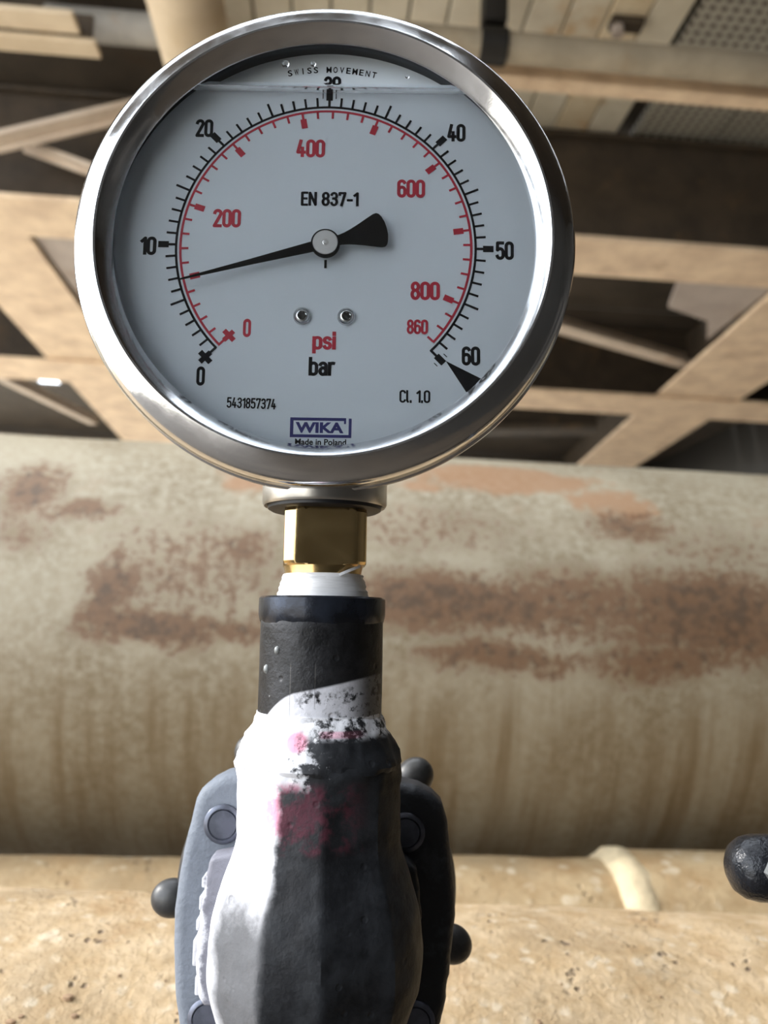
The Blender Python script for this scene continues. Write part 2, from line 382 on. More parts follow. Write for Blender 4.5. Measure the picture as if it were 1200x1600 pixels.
M_STEELGREY = mat_rack('grey_pipe_paint', (0.24, 0.23, 0.21), (0.36, 0.34, 0.31), 9.0)
M_BRACE = mat_rack('pale_brace_paint', (0.55, 0.45, 0.36), (0.68, 0.57, 0.46), 9.0)
M_GUSSET = mat_rack('grey_gusset_paint', (0.36, 0.30, 0.26), (0.46, 0.39, 0.34), 6.0)
def mat_perf():
    t = NT('perforated_plate'); v = t.coord()
    d = t.voro(t.mapping(v, (1, 1, 0)), 38, rnd=0.0)
    n = t.noise(v, 8, 4)
    col = t.mix(t.rng(d, 0.30, 0.24), t.mix(n, (0.34, 0.32, 0.27), (0.46, 0.43, 0.36)), (0.07, 0.06, 0.05))
    return t.fin(col, 0.7)
M_PERF = mat_perf()
M_HANG = mat_simple('black_hanger', (0.015, 0.013, 0.011), 0.6, 0.2, 30, 0.2)
M_GROUND = mat_simple('sandy_ground', (0.60, 0.54, 0.45), 0.9, 0, 3, 0.1, 0.3, 0.01)
M_BLOCKER = mat_simple('dark_light_blocker', (0.035, 0.032, 0.028), 0.85, 0, 4, 0.15, 0.2, 0.005)  # near black, so the added light blockers bounce little

def mat_pane():
    t = NT('clear_pane')
    t.n.remove(t.b)
    tr = t.node('ShaderNodeBsdfTransparent', 0, Color=(0.97, 0.98, 0.985))
    gl = t.node('ShaderNodeBsdfGlossy', 0, Color=(1, 1, 1), Roughness=0.02)
    lw = t.node('ShaderNodeLayerWeight', 1, Blend=0.5)
    fr = t.math('ADD', t.math('MULTIPLY', t.math('POWER', lw, 5.0), 0.6), 0.022)
    mx = t.n.new('ShaderNodeMixShader'); t.l.new(fr, mx.inputs[0]); t.l.new(tr, mx.inputs[1]); t.l.new(gl, mx.inputs[2])
    t.l.new(mx.outputs[0], t.out.inputs[0]); return t.m
def mat_liquid(name, ior=1.47, col=(0.99, 0.995, 1.0)):
    t = NT(name); t.set(t.b, 'Transmission Weight', 1.0); t.set(t.b, 'IOR', ior)
    return t.fin(col, 0.0)
M_PANE = mat_pane(); M_LIQ = mat_liquid('clear_glycerine'); M_DROP = mat_liquid('droplet_liquid', 1.40)

# ---------------------------------------------------------------- the setting
def struct(name, bm, mat, rack=True, **k):
    o = obj(name, bm, mat, rack=rack, **k); o['kind'] = 'structure'; return o
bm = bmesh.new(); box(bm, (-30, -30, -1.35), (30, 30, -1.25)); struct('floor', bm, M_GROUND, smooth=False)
bm = bmesh.new(); box(bm, (2.6, -1.0, -1.25), (2.8, 12, 2.4)); struct('light_blocker_right', bm, M_BLOCKER, smooth=False)  # unseen, added to keep light off the right-hand sides
bm = bmesh.new(); box(bm, (-0.55, -1.0, -1.25), (2.6, -0.8, 2.0)); struct('light_blocker_back', bm, M_BLOCKER, smooth=False)  # unseen, added behind the camera to darken what faces it
bm = bmesh.new(); box(bm, (-1.7, -1.0, 1.60), (5.0, -0.42, 1.64)); struct('ceiling', bm, M_DECK, smooth=False)  # unseen roof panel, added to limit the overhead sky
bm = bmesh.new(); box(bm, (-1.7, -0.02, 1.60), (5.0, 0.50, 1.64)); struct('ceiling', bm, M_DECK, smooth=False)  # second added panel, spaced to leave sky slots for the bezel reflections
bm = bmesh.new(); box(bm, (0.45, -1.0, 1.65), (5.0, 1.2, 1.69)); struct('ceiling', bm, M_DECK, smooth=False)  # added cover that closes the sky slots towards the right
bm = bmesh.new(); box(bm, (-2.2, -1.0, -0.72), (2.6, 1.25, -0.70)); struct('floor', bm, M_DECK, smooth=False)  # unseen dark platform, added to cut light bounced up at the pipes

# deck overhead: dark plates, pale planks, perforated plates
ceil = bpy.data.objects.new('ceiling', None); link(ceil); ceil.matrix_world = GB @ Matrix.Translation((0, 0, 1.36)); ceil['kind'] = 'structure'; ceil['o'] = (0, 0, 1.36)
def plate(name, x0, x1, y0, y1, mat, z=1.36, th=0.02):
    bm = bmesh.new(); box(bm, (x0, y0, z), (x1, y1, z+th), 0.004); return obj(name, bm, mat, ceil, smooth=False)
px = -0.31
k = 0
while px < 0.74:
    plate('plank', px, px+0.083, 1.42+0.01*(k % 3), 2.17, M_PLANKR if k == 10 else M_PLANK, 1.36+0.002*(k % 2)); px += 0.088; k += 1
plate('perforated_plate', 0.76, 1.02, 1.50, 1.86, M_PERF, 1.368)
plate('perforated_plate', 0.79, 1.02, 1.935, 2.17, M_PERF, 1.368)
plate('perforated_plate', 1.03, 1.30, 1.50, 2.17, M_PERF, 1.372)
plate('deck_plate', -2.4, 5.0, 1.1, 2.172, M_DECK, 1.40)  # backs the planks; unseen front strip added to narrow the sky slot
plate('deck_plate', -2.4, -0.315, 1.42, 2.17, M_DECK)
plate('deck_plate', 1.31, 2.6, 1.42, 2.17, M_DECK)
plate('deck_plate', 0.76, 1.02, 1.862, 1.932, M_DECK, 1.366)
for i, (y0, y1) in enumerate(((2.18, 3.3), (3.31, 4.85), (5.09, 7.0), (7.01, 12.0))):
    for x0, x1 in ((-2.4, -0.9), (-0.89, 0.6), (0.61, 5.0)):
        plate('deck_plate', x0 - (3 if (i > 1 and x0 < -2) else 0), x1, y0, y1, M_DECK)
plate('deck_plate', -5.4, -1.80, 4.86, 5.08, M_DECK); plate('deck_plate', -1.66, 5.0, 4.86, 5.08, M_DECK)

# ---------------------------------------------------------------- rack beams
def ibeam_x(name, label, cat, x0, x1, y0, y1, z, depth, mf, mw, grp=None):
    o = thing(name, label, cat, ((x0+x1)/2, (y0+y1)/2, z), rack=True, group=grp)
    bm = bmesh.new(); box(bm, (x0, y0, z), (x1, y1, z+0.014), 0.003); obj('bottom_flange', bm, mf, o, smooth=False)
    ym = (y0+y1)/2
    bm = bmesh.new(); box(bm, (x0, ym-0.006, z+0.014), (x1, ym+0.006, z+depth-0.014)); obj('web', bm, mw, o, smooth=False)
    bm = bmesh.new(); box(bm, (x0, ym-0.03, z+depth-0.016), (x1, ym+0.03, z+depth-0.002), 0.003); obj('top_flange', bm, mw, o, smooth=False)
    return o
g1 = ibeam_x('roof_girder', 'deep tan steel girder with shade-browned web nearest overhead, crossing behind the gauge face', 'beam', -2.4, 2.6, 1.985, 2.20, 1.0, 0.355, M_BEAM, M_BEAM_SHADED)
g2 = ibeam_x('cross_beam', 'farther tan steel cross beam just above the big cream pipe', 'beam', -3.2, 2.6, 3.36, 3.66, 1.0, 0.355, M_BEAM, M_BEAM_SHADED)
g3 = ibeam_x('cross_beam', 'farthest dim cross beam in the dark behind the other roof beams', 'beam', -4.5, 2.6, 6.3, 6.6, 1.0, 0.355, M_BEAM_SHADED, M_BEAM_SHADED)
def ibeam_y(name, label, pL0, pL1, pR0, pR1, z, depth):
    """flange edges given as two lines (x,y) left and right"""
    o = thing(name, label, 'beam', ((pL0[0]+pR0[0])/2, pL0[1], z), rack=True)
    bm = bmesh.new()
    q = [pL0, pR0, pR1, pL1]
    lo = [bm.verts.new((x, y, z)) for x, y in q]; hi = [bm.verts.new((x, y, z+0.014)) for x, y in q]
    bm.faces.new(lo); bm.faces.new(hi)
    for i in range(4): bm.faces.new((lo[i], lo[(i+1) % 4], hi[(i+1) % 4], hi[i]))
    obj('bottom_flange', bm, M_BEAM, o, smooth=False)
    m0 = ((pL0[0]+pR0[0])/2, pL0[1]); m1 = ((pL1[0]+pR1[0])/2, pL1[1])
    bm = bmesh.new(); bar(bm, (*m0, z+depth/2+0.007), (*m1, z+depth/2+0.007), 0.012, depth-0.02); obj('web', bm, M_BEAM_SHADED, o, smooth=False)
    return o
ibeam_y('long_beam', 'wide tan beam running away overhead on the left of the gauge', (-1.125, 2.205), (-1.30, 6.3), (-0.86, 2.205), (-0.935, 6.3), 1.016, 0.33)
ibeam_y('long_beam', 'wide tan beam running away overhead on the right of the gauge', (1.285, 2.205), (1.66, 6.3), (1.655, 2.205), (2.00, 6.3), 1.016, 0.33)

def simple(name, label, cat, bm, mat, org, **k):
    return tag(obj(name, bm, mat, origin=org, rack=True, **k), label, cat)
bm = bmesh.new(); bar(bm, (0.62, 2.78, 1.10), (1.45, 3.20, 1.10), 0.075, 0.012); bar(bm, (0.62, 2.815, 1.13), (1.45, 3.235, 1.13), 0.010, 0.06)
simple('angle_brace', 'thin slanting pale angle brace between the right roof beams', 'brace', bm, M_BRACE, (1.0, 3.0, 1.1), smooth=False)
# gusset plates at the right joint
bm = bmesh.new()
pts = [(0.98, 2.203), (1.283, 2.203), (1.30, 2.72), (1.22, 2.55), (1.05, 2.46)]
lo = [bm.verts.new((x, y, 1.03)) for x, y in pts]; hi = [bm.verts.new((x, y, 1.045)) for x, y in pts]
bm.faces.new(lo); bm.faces.new(hi)
for i in range(5): bm.faces.new((lo[i], lo[(i+1) % 5], hi[(i+1) % 5], hi[i]))
simple('gusset_plate', 'grey gusset plate in the corner of the near girder and right beam', 'plate', bm, M_GUSSET, (1.15, 2.4, 1.03), smooth=False)
bm = bmesh.new()
pts = [(-0.855, 2.203), (-0.60, 2.203), (-0.66, 2.62), (-0.86, 2.80)]
lo = [bm.verts.new((x, y, 1.03)) for x, y in pts]; hi = [bm.verts.new((x, y, 1.045)) for x, y in pts]
bm.faces.new(lo); bm.faces.new(hi)
for i in range(4): bm.faces.new((lo[i], lo[(i+1) % 4], hi[(i+1) % 4], hi[i]))
simple('gusset_plate', 'brownish gusset plate in the corner of the near girder and left beam', 'plate', bm, M_GUSSET, (-0.75, 2.4, 1.03), smooth=False)
# short struts seen in the gaps
bm = bmesh.new(); bar(bm, (0.55, 4.45, 1.06), (1.40, 4.2, 1.06), 0.16, 0.03); bar(bm, (0.55, 4.45, 1.15), (1.40, 4.2, 1.15), 0.012, 0.15)
simple('tie_strut', 'dim brown strut in the gap above the big pipe at right', 'brace', bm, M_BEAM_SHADED, (1.0, 4.3, 1.06), smooth=False)
bm = bmesh.new(); bar(bm, (-1.55, 3.62, 1.03), (-1.32, 4.6, 1.03), 0.05, 0.012); bar(bm, (-1.53, 3.62, 1.05), (-1.30, 4.6, 1.05), 0.008, 0.04)
simple('angle_brace', 'short dim angle brace in the gap at far left above the big pipe', 'brace', bm, M_BRACE, (-1.45, 4.0, 1.03), smooth=False)
# pale brace at upper left
bm = bmesh.new(); bar(bm, (-0.98, 1.90, 1.042), (-0.44, 1.926, 1.254), 0.012, 0.062, (0, 1, 0)); bar(bm, (-0.98, 1.915, 1.042), (-0.44, 1.941, 1.254), 0.04, 0.010, (0, 1, 0))
simple('angle_brace', 'pale rising angle brace left of the gauge, under the dark deck', 'brace', bm, M_BRACE, (-0.7, 1.9, 1.1), smooth=False)
bm = bmesh.new(); bar(bm, (-0.80, 1.99, 1.145), (-0.44, 1.99, 1.035), 0.012, 0.045, (0, 1, 0)); bar(bm, (-0.80, 2.0, 1.145), (-0.44, 2.0, 1.035), 0.03, 0.008, (0, 1, 0))
simple('angle_brace', 'pale falling angle brace crossing behind the rising one at left', 'brace', bm, M_BRACE, (-0.6, 1.95, 1.08), smooth=False)
# channel end upper left
o = thing('channel_beam', 'short tan channel beam with its end in view at top left', 'beam', (-0.8, 1.66, 1.2), rack=True)
bm = bmesh.new(); box(bm, (-1.7, 1.665, 1.20), (-0.545, 1.715, 1.212), 0.002); obj('bottom_flange', bm, M_TPIPE, o, smooth=False)
bm = bmesh.new(); box(bm, (-1.7, 1.66, 1.212), (-0.552, 1.672, 1.262)); obj('web', bm, M_BEAM_SHADED, o, smooth=False)
bm = bmesh.new(); box(bm, (-1.7, 1.60, 1.213), (-0.575, 1.659, 1.225), 0.002); obj('front_flange', bm, M_TPIPE, o, smooth=False)
def hpipe(name, label, x0, x1, y, z, R, mat, seg=48):
    bm = bmesh.new(); solid(bm, [(R, x0), (R, x1)], 'X', (0, y, z), seg); return simple(name, label, 'pipe', bm, mat, ((x0+x1)/2, y, z-R))
hpipe('overhead_pipe', 'thin grey pipe end beside the tan channel at top left', -0.68, -0.425, 1.75, 1.305, 0.036, M_STEELGREY)
hpipe('overhead_pipe', 'grey tan pipe hung under the pale planks at top right', 0.02, 2.2, 1.578, 1.209, 0.031, M_GPIPE)
bm = bmesh.new(); box(bm, (0.02, 1.655, 1.20), (2.2, 1.70, 1.212), 0.002); box(bm, (0.02, 1.655, 1.213), (2.2, 1.663, 1.25), 0.002)
simple('rail_angle', 'tan angle rail just behind the hung pipe at top right', 'rail', bm, M_BEAM, (1.0, 1.67, 1.2), smooth=False)
bm = bmesh.new(); solid(bm, [(0.077, 1.0), (0.077, 2.07)], 'Y', (-0.337, 0, 1.15+0.077), 48)
simple('overhead_pipe', 'smooth tan pipe rising behind the upper left of the gauge rim', 'pipe', bm, M_TPIPE, (-0.337, 1.5, 1.15))
o = thing('pipe_hanger', 'black hanger strap holding the hung pipe above the gauge', 'hanger', (0.295, 1.578, 1.27), rack=True)
bm = bmesh.new(); box(bm, (0.272, 1.545, 1.246), (0.322, 1.60, 1.356), 0.004); obj('rod', bm, M_HANG, o)
bm = bmesh.new(); lathe(bm, [(0.0315, 0.268), (0.037, 0.268), (0.037, 0.325), (0.0315, 0.325)], 'X', (0, 1.578, 1.209), 40, closed=True); obj('strap', bm, M_HANG, o)
# small fittings under the planks
for i, (x, y, s, lab) in enumerate(((0.605, 1.655, 0.030, 'rusty bolted clamp under the planks near the top right edge'), (0.60, 2.10, 0.028, 'rusty bolted clamp under the planks beside the near girder'))):
    o = thing('beam_clamp', lab, 'clamp', (x, y, 1.325), rack=True)
    bm = bmesh.new(); box(bm, (x-s, y-s*0.6, 1.342), (x+s*1.5, y+s*0.6, 1.359), 0.003); obj('clamp_plate', bm, M_BEAM_SHADED, o)
    bm = bmesh.new(); solid(bm, [(s*0.5, 1.322), (s*0.5, 1.342)], 'Z', (x-s*0.4, y, 0), 6); obj('nut', bm, M_GUSSET, o, smooth=False)

# ---------------------------------------------------------------- big pipes
def pipe_x(bm, x0, x1, y, z, R, nx=60, seg=128, rough=0.0, sc=12, seed=0.0, drop=0.0):
    uvl = bm.loops.layers.uv.new('UVMap')
    rows = []
    for i in range(nx+1):
        x = x0+(x1-x0)*i/nx
        row = []
        for j in range(seg):
            a = -pi+2*pi*j/seg               # a = 0 faces the viewer, + is up
            d = noise.noise(Vector((x*sc+seed, a*R*sc, seed)))*rough if rough else 0
            row.append(bm.verts.new((x, y-(R+d)*cos(a), z-drop*x+(R+d)*sin(a))))
        rows.append(row)
    for i in range(nx):
        for j in range(seg):
            f = bm.faces.new((rows[i][j], rows[i+1][j], rows[i+1][(j+1) % seg], rows[i][(j+1) % seg]))
            for lp, (ii, jj) in zip(f.loops, ((i, j), (i+1, j), (i+1, j+1), (i, j+1))):
                lp[uvl].uv = (x0+(x1-x0)*ii/nx, (-pi+2*pi*jj/seg)*R)
    cap(bm, rows[0]); cap(bm, rows[-1])
bm = bmesh.new(); pipe_x(bm, -1.8, 2.0, 0.849, -0.033, 0.203, 80, 160, 0.0012, 9)
tag(obj('large_pipe', bm, M_BIG, origin=(0, 0.849, -0.236), rack=True), 'very large cream painted pipe with rust blotches filling the middle', 'pipe')
FP = (0.36, -0.271, 0.150)
o = thing('rusty_pipe', 'nearest tan pitted pipe along the bottom, behind the valve', 'pipe', (0, FP[0], FP[1]-FP[2]), rack=True)
bm = bmesh.new(); pipe_x(bm, -1.0, 1.0, FP[0], FP[1], FP[2], 160, 160, 0.0016, 30, 3.0, drop=0.018); obj('pipe_wall', bm, M_TAN, o)
bm = bmesh.new()
for i in range(230):                       # crusts of rust scale on the crown
    left = random.random() < 0.6
    x = random.uniform(-0.122, -0.075) if left else random.uniform(-0.12, 0.13)
    a = radians(random.gauss(52, 8) if left else random.uniform(30, 75))
    r = random.uniform(0.0005, 0.0016)*(1 if left else 0.6)
    ball(bm, (x, FP[0]-FP[2]*cos(a), FP[1]-0.018*x+FP[2]*sin(a)), r, 1.3, 1, 0.8, 1)
M_SCALE = mat_simple('rust_scale', (0.34, 0.22, 0.13), 0.8, 0, 200, 0.4)
q = obj('rust_scale', bm, M_SCALE, o); q['kind'] = 'stuff'
o = thing('clad_pipe', 'farther tan pipe lying between the big cream pipe and the pitted pipe', 'pipe', (0, 0.62, -0.31), rack=True)
for nm, x0, x1, R, sd_ in (('pipe_wall', -1.2, 0.02, 0.0625, 1.0), ('pipe_sleeve', 0.02, 0.222, 0.0683, 2.0), ('pipe_sleeve', 0.222, 1.4, 0.0752, 5.0)):
    bm = bmesh.new(); pipe_x(bm, x0, x1, 0.62, -0.235, R, 40, 96, 0.0012, 25, sd_); obj(nm, bm, M_TAN2, o)
bm = bmesh.new()
wv = lambda a, h: 0.0022*noise.noise(Vector((cos(a)*6, sin(a)*6, h*160)))
lathe(bm, [(0.066, 0.212), (0.071, 0.214), (0.0755, 0.219), (0.0768, 0.225), (0.0762, 0.231), (0.074, 0.236)], 'X', (0, 0.62, -0.235), 120, wob=wv); obj('weld_bead', bm, M_WELD, o)

# ---------------------------------------------------------------- the valve
def body_r(th, z):
    """th 0 faces the viewer, + to the right"""
    if z > -0.0305:
        t_ = min(1, max(0, (-0.0215-z)/0.009)); R = 0.0134+0.0042*(t_*t_*(3-2*t_))
    else: R = 0.0176
    if z < -0.0460:
        u = (z+0.0655)/0.0198
        R += 0.0050*max(0, 1-u*u)**1.6 + (0.0010*min(1, (-0.0655-z)/0.01) if z < -0.0655 else 0.0)
    fac = min(1, max(0, (-0.031-z)/0.008))
    r = R
    for c, h in ((-7, 15), (-42, 20), (28, 20), (-82, 20)):
        c, h = radians(c), radians(h)
        if abs(th-c) < h: r = R*(1-fac) + fac*min(R*1.012, R*cos(h)*1.012/cos(th-c))
    return r
def make_valve(name, label, cat):
    o = thing(name, label, cat, (SX, SY, -0.1105))
    # body
    bm = bmesh.new(); rings = []
    zs = [-0.0195-0.0008*i for i in range(113)]
    for z in zs:
        ring = []
        for i in range(144):
            th = -pi+2*pi*i/144
            r = body_r(th, z)
            p = Vector((r*sin(th), -r*cos(th), z))
            r += 0.00022*noise.noise(p*260) + 0.00035*noise.noise(p*90)
            if -0.034 < z < -0.023: r += 0.0007*noise.noise(p*230)
            ring.append(bm.verts.new((SX+r*sin(th), SY-r*cos(th), z)))
        rings.append(ring)
    for A, B in zip(rings, rings[1:]):
        for i in range(144): bm.faces.new((A[i], A[(i+1) % 144], B[(i+1) % 144], B[i]))
    cap(bm, rings[0]); cap(bm, rings[-1])
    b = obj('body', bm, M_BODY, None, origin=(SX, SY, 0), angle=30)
    b.parent = o; b.matrix_world = Matrix.Translation((0, 0, 0.1105)); b.matrix_local = Matrix.Translation((0, 0, 0.1105))
    # weld ring between coupling and body
    def wob_weld(a, h):
        p = Vector((cos(a)*3.2, sin(a)*3.2, h*420))
        return 0.0006*noise.noise(p) + 0.00045*noise.noise(p*2.7)
    bm = bmesh.new()
    lathe(bm, [(0.0131, -0.0198), (0.0137, -0.0206), (0.0143, -0.0218), (0.0148, -0.0230), (0.0155, -0.0242), (0.0163, -0.0256), (0.0170, -0.0270), (0.0176, -0.0284), (0.0179, -0.0296), (0.0176, -0.0306), (0.0165, -0.0312)], 'Z', (SX, SY, 0), 200, wob=wob_weld)
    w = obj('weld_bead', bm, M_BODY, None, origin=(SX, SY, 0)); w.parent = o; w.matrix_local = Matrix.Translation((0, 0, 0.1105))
    # body flange with ragged cast edge
    L = [(-5,-49.5), (-26,-50.5), (-33.2,-53.3), (-36.1,-53.9), (-38.6,-54.6), (-39.5,-57.0), (-39.9,-61.1), (-40.6,-66.0), (-41.2,-71.5), (-41.4,-76.2), (-40.7,-81.0), (-40.0,-84.8), (-38.6,-86.3), (-34.1,-86.5), (-30,-87), (-5,-87)]
    Rr = [(5,-87), (6.2,-86.6), (8.2,-84.3), (8.9,-79.6), (9.5,-72), (9.7,-66.0), (9.4,-59.1), (8.5,-56.6), (7.0,-54.9), (5.0,-53.9), (0,-50)]
    pts = [(x*0.001, z*0.001) for x, z in L+Rr]
    def dense(pts, step=0.0012):
        out = []
        for i, p in enumerate(pts):
            q = pts[(i+1) % len(pts)]; d = sqrt((q[0]-p[0])**2+(q[1]-p[1])**2); n = max(1, int(d/step))
            out += [(p[0]+(q[0]-p[0])*k/n, p[1]+(q[1]-p[1])*k/n) for k in range(n)]
        return out
    def ragged(p):
        x, z = p; s = noise.noise(Vector((x*700, z*700, 1.5)))
        dx = (0.0004*round(s*2.2)/2.2 if abs(x-SX) > 0.021 else 0)
        return (x+dx*1.6*(1 if x > SX else -1), z)
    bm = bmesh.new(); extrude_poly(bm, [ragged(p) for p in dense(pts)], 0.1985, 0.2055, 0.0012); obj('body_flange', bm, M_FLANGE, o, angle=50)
    bm = bmesh.new()                   # raised casting marks along the left edge
    for z, h, x in ((-0.0600, 0.0022, -0.0400), (-0.0645, 0.0030, -0.0404), (-0.0692, 0.0024, -0.0409), (-0.0752, 0.0056, -0.0414), (-0.0822, 0.0040, -0.0406)):
        box(bm, (x-0.0005, 0.1990, z-h/2), (x+0.0006, 0.2045, z+h/2), 0.0004)
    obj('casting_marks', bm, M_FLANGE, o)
    # bonnet flange
    L = [(-13,-35.6), (-26,-35.8), (-34.1,-36.5), (-37.6,-37.3), (-41.0,-39.0), (-43.2,-40.9), (-44.4,-43.2), (-45.2,-47.2), (-46.9,-55.1), (-48.0,-63.7), (-48.5,-69.0), (-48.3,-76.1), (-47.4,-88), (-46,-95), (-43,-99), (-38,-101)]
    Rr = [(8,-101), (13,-98.5), (15.2,-93), (16.6,-85), (17.6,-77.0), (18.4,-69.2), (18.2,-63.2), (16.9,-52), (16.4,-47.5), (15.2,-43.5), (12.8,-41.2), (9.4,-39.5), (5.6,-38.7), (-2,-37)]
    pts = [(x*0.001, z*0.001) for x, z in L+Rr]
    def ragged2(p):
        x, z = p
        s = noise.noise(Vector((x*500, z*500, 7.5))) if (x > SX and z < -0.078) else 0.25*noise.noise(Vector((x*300, z*300, 3)))
        return (x+0.0005*s, z)
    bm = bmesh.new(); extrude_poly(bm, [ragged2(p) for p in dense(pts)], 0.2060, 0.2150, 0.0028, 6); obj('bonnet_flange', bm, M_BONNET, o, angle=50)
    # bolts: end of stud with a groove around it
    for x, z, in ((-37.3, -48.6), (6.3, -49.9), (-39.2, -92.0), (9.0, -92.0)):
        bm = bmesh.new(); c = (x*0.001, 0.2052, z*0.001)
        solid(bm, [(0.0046, 0.002), (0.0046, 0.0003), (0.0042, -0.0001), (0.0036, -0.0002), (0.00355, 0.0002), (0.0034, 0.0003), (0.0032, -0.0001), (0.0012, -0.0002)], 'Y', c, 48)
        obj('bolt', bm, M_BOLT, o)
    # bonnet neck + stem
    bm = bmesh.new(); solid(bm, [(0.012, 0.215), (0.0085, 0.220), (0.0085, 0.226), (0.004, 0.2265), (0.004, 0.238)], 'Y', (-0.0150, 0, -0.069), 32); obj('bonnet', bm, M_FORGED, o)
    return o
def wheel_part(o, c, R, angs, rl, rim_r, mat, minor=None):
    cx, cy, cz = c
    bm = bmesh.new(); n = 72
    pts = [(cx+(R-rl*0.9)*sin(2*pi*i/n), cy, cz+(R-rl*0.9)*cos(2*pi*i/n)) for i in range(n+1)]
    tube(bm, pts, rim_r, 14, caps=False); bmesh.ops.remove_doubles(bm, verts=bm.verts, dist=1e-6)
    w = obj('handwheel', bm, mat, o)
    for a in angs:
        a = radians(a); d = Vector((sin(a), 0, cos(a)))
        bm = bmesh.new(); rot = Matrix.Rotation(a, 4, 'Y')
        ball(bm, Vector(c)+d*R - Vector(o['o']), rl, 1.0, 0.85, 1.12, 4, rot)
        l_ = obj('rim_lobe', bm, mat, None); l_.parent = w; l_.matrix_world = w.matrix_world @ Matrix(); l_.matrix_local = Matrix()
        bm = bmesh.new(); bar(bm, Vector(c)-Vector(o['o']), Vector(c)+d*(R-rl)-Vector(o['o']), 0.006, 0.004, (0, 1, 0))
        s_ = obj('spoke', bm, mat, None); s_.parent = w; s_.matrix_local = Matrix()
    bm = bmesh.new(); solid(bm, [(0.007, -0.005), (0.008, -0.003), (0.008, 0.004), (0.006, 0.006)], 'Y', Vector(c)-Vector(o['o']), 28)
    h_ = obj('hub', bm, mat, None); h_.parent = w; h_.matrix_local = Matrix()
    return w
M_BODY = mat_coupling('forged_body_developer_lit_left', (0.012, 0.0125, 0.0145), (0.028, 0.030, 0.034), 'body')
M_COUP = mat_coupling('black_pipe_with_developer', (0.011, 0.011, 0.012), (0.028, 0.028, 0.031), 'coupling')
valve = make_valve('gate_valve', 'dark forged steel gate valve carrying the gauge, smeared with white and pink', 'valve')
wheel_part(valve, (-0.0165, 0.232, -0.0705), 0.0385, (-95, -28, 42, 111, 186), 0.0050, 0.0032, M_WHEEL)

# coupling welded on top of the valve
cp = thing('pipe_coupling', 'black steel pipe coupling with a white smear, between brass and valve', 'coupling', (SX, SY, 0))
bm = bmesh.new()
wv = lambda a, h: 0.00018*noise.noise(Vector((cos(a)*2.5, sin(a)*2.5, h*160)))
solid(bm, [(0.0128, 0.0015), (0.01345, 0.0002), (0.0134, -0.002), (0.01335, -0.006), (0.01335, -0.011), (0.01335, -0.016), (0.0134, -0.0205)], 'Z', (SX, SY, 0), 128, wob=wv); obj('barrel', bm, M_COUP, cp)
bm = bmesh.new()
def wob_rim(a, h):
    lip = -0.0005*max(0, noise.noise(Vector((a*3, 1, 1)))) if h < 0.001 else 0
    return lip+0.00006*noise.noise(Vector((a*9, h*500, 3)))
lathe(bm, [(0.0108, 0.0010), (0.0108, 0.0049), (0.0134, 0.0050), (0.01385, 0.0046), (0.0139, 0.0030), (0.0139, 0.0012), (0.0136, -0.0002), (0.0131, -0.0012)], 'Z', (SX, SY, 0), 140, closed=True, wob=wob_rim)
M_RIM = mat_steel('blued_rim', (0.016, 0.018, 0.024), (0.035, 0.042, 0.06), 0.26, 0.2, 0.6)
obj('rim', bm, M_RIM, cp)
bm = bmesh.new()
for th, z, r in ((-39, -0.0063, 0.0008), (-54, -0.0103, 0.0009), (-47, -0.0158, 0.0004)):
    th = radians(th); ball(bm, (SX+0.0131*sin(th), SY-0.0131*cos(th), z), r, 1, 0.75, 1.2, 2)
obj('weld_spatter', bm, M_STUD, cp)

# brass adapter with thread tape
br = thing('brass_adapter', 'brass adapter nut with wrench flats screwed into the gauge socket', 'fitting', (SX, SY, 0.004))
bm = bmesh.new()
Rn, flat = 0.01115, 0.0089
def brass_ring(r, z, flats=True):
    out = []
    for i in range(160):
        a = 2*pi*i/160; rr = r
        if flats:
            for k_ in range(4):
                c_ = radians(-90+7)+k_*pi/2; d = (a-c_+pi) % (2*pi)-pi
                if abs(d) < pi/4: rr = min(rr, flat/cos(d))
        out.append(bm.verts.new((SX+rr*cos(a), SY+rr*sin(a), z)))
    return out
rings = [brass_ring(0.0098, 0.0244), brass_ring(0.0106, 0.0240), brass_ring(Rn, 0.0232), brass_ring(Rn, 0.0125), brass_ring(0.0108, 0.0119), brass_ring(0.0095, 0.0117)]
for A, B in zip(rings, rings[1:]):
    for i in range(160): bm.faces.new((A[i], A[(i+1) % 160], B[(i+1) % 160], B[i]))
cap(bm, rings[0]); cap(bm, rings[-1]); obj('nut', bm, M_BRASS, br, angle=25)
bm = bmesh.new(); solid(bm, [(0.0088, 0.0120), (0.0084, 0.0100), (0.0084, 0.0040)], 'Z', (SX, SY, 0), 64); obj('neck', bm, M_BRASS, br)
bm = bmesh.new()
wv = lambda a, h: 0.00022*noise.noise(Vector((cos(a)*1.6, sin(a)*1.6, h*1100+a*0.4)))+0.00012*sin(h*5200+a)
solid(bm, [(0.0086, 0.0100)]+[(0.0089+0.0014*k/9, 0.0098-0.0052*k/9) for k in range(10)]+[(0.0100, 0.0044)], 'Z', (SX, SY, 0), 128, wob=wv); obj('thread_tape', bm, M_TAPE, br)
bm = bmesh.new()
pts = [(SX+0.004+0.0011*i, SY-0.0082+0.0003*i*i*0.5, 0.0096+0.0005*i) for i in range(5)]
for a_, b_ in zip(pts, pts[1:]): bar(bm, a_, b_, 0.0001, 0.0006)
obj('tape_strand', bm, M_TAPE, br)

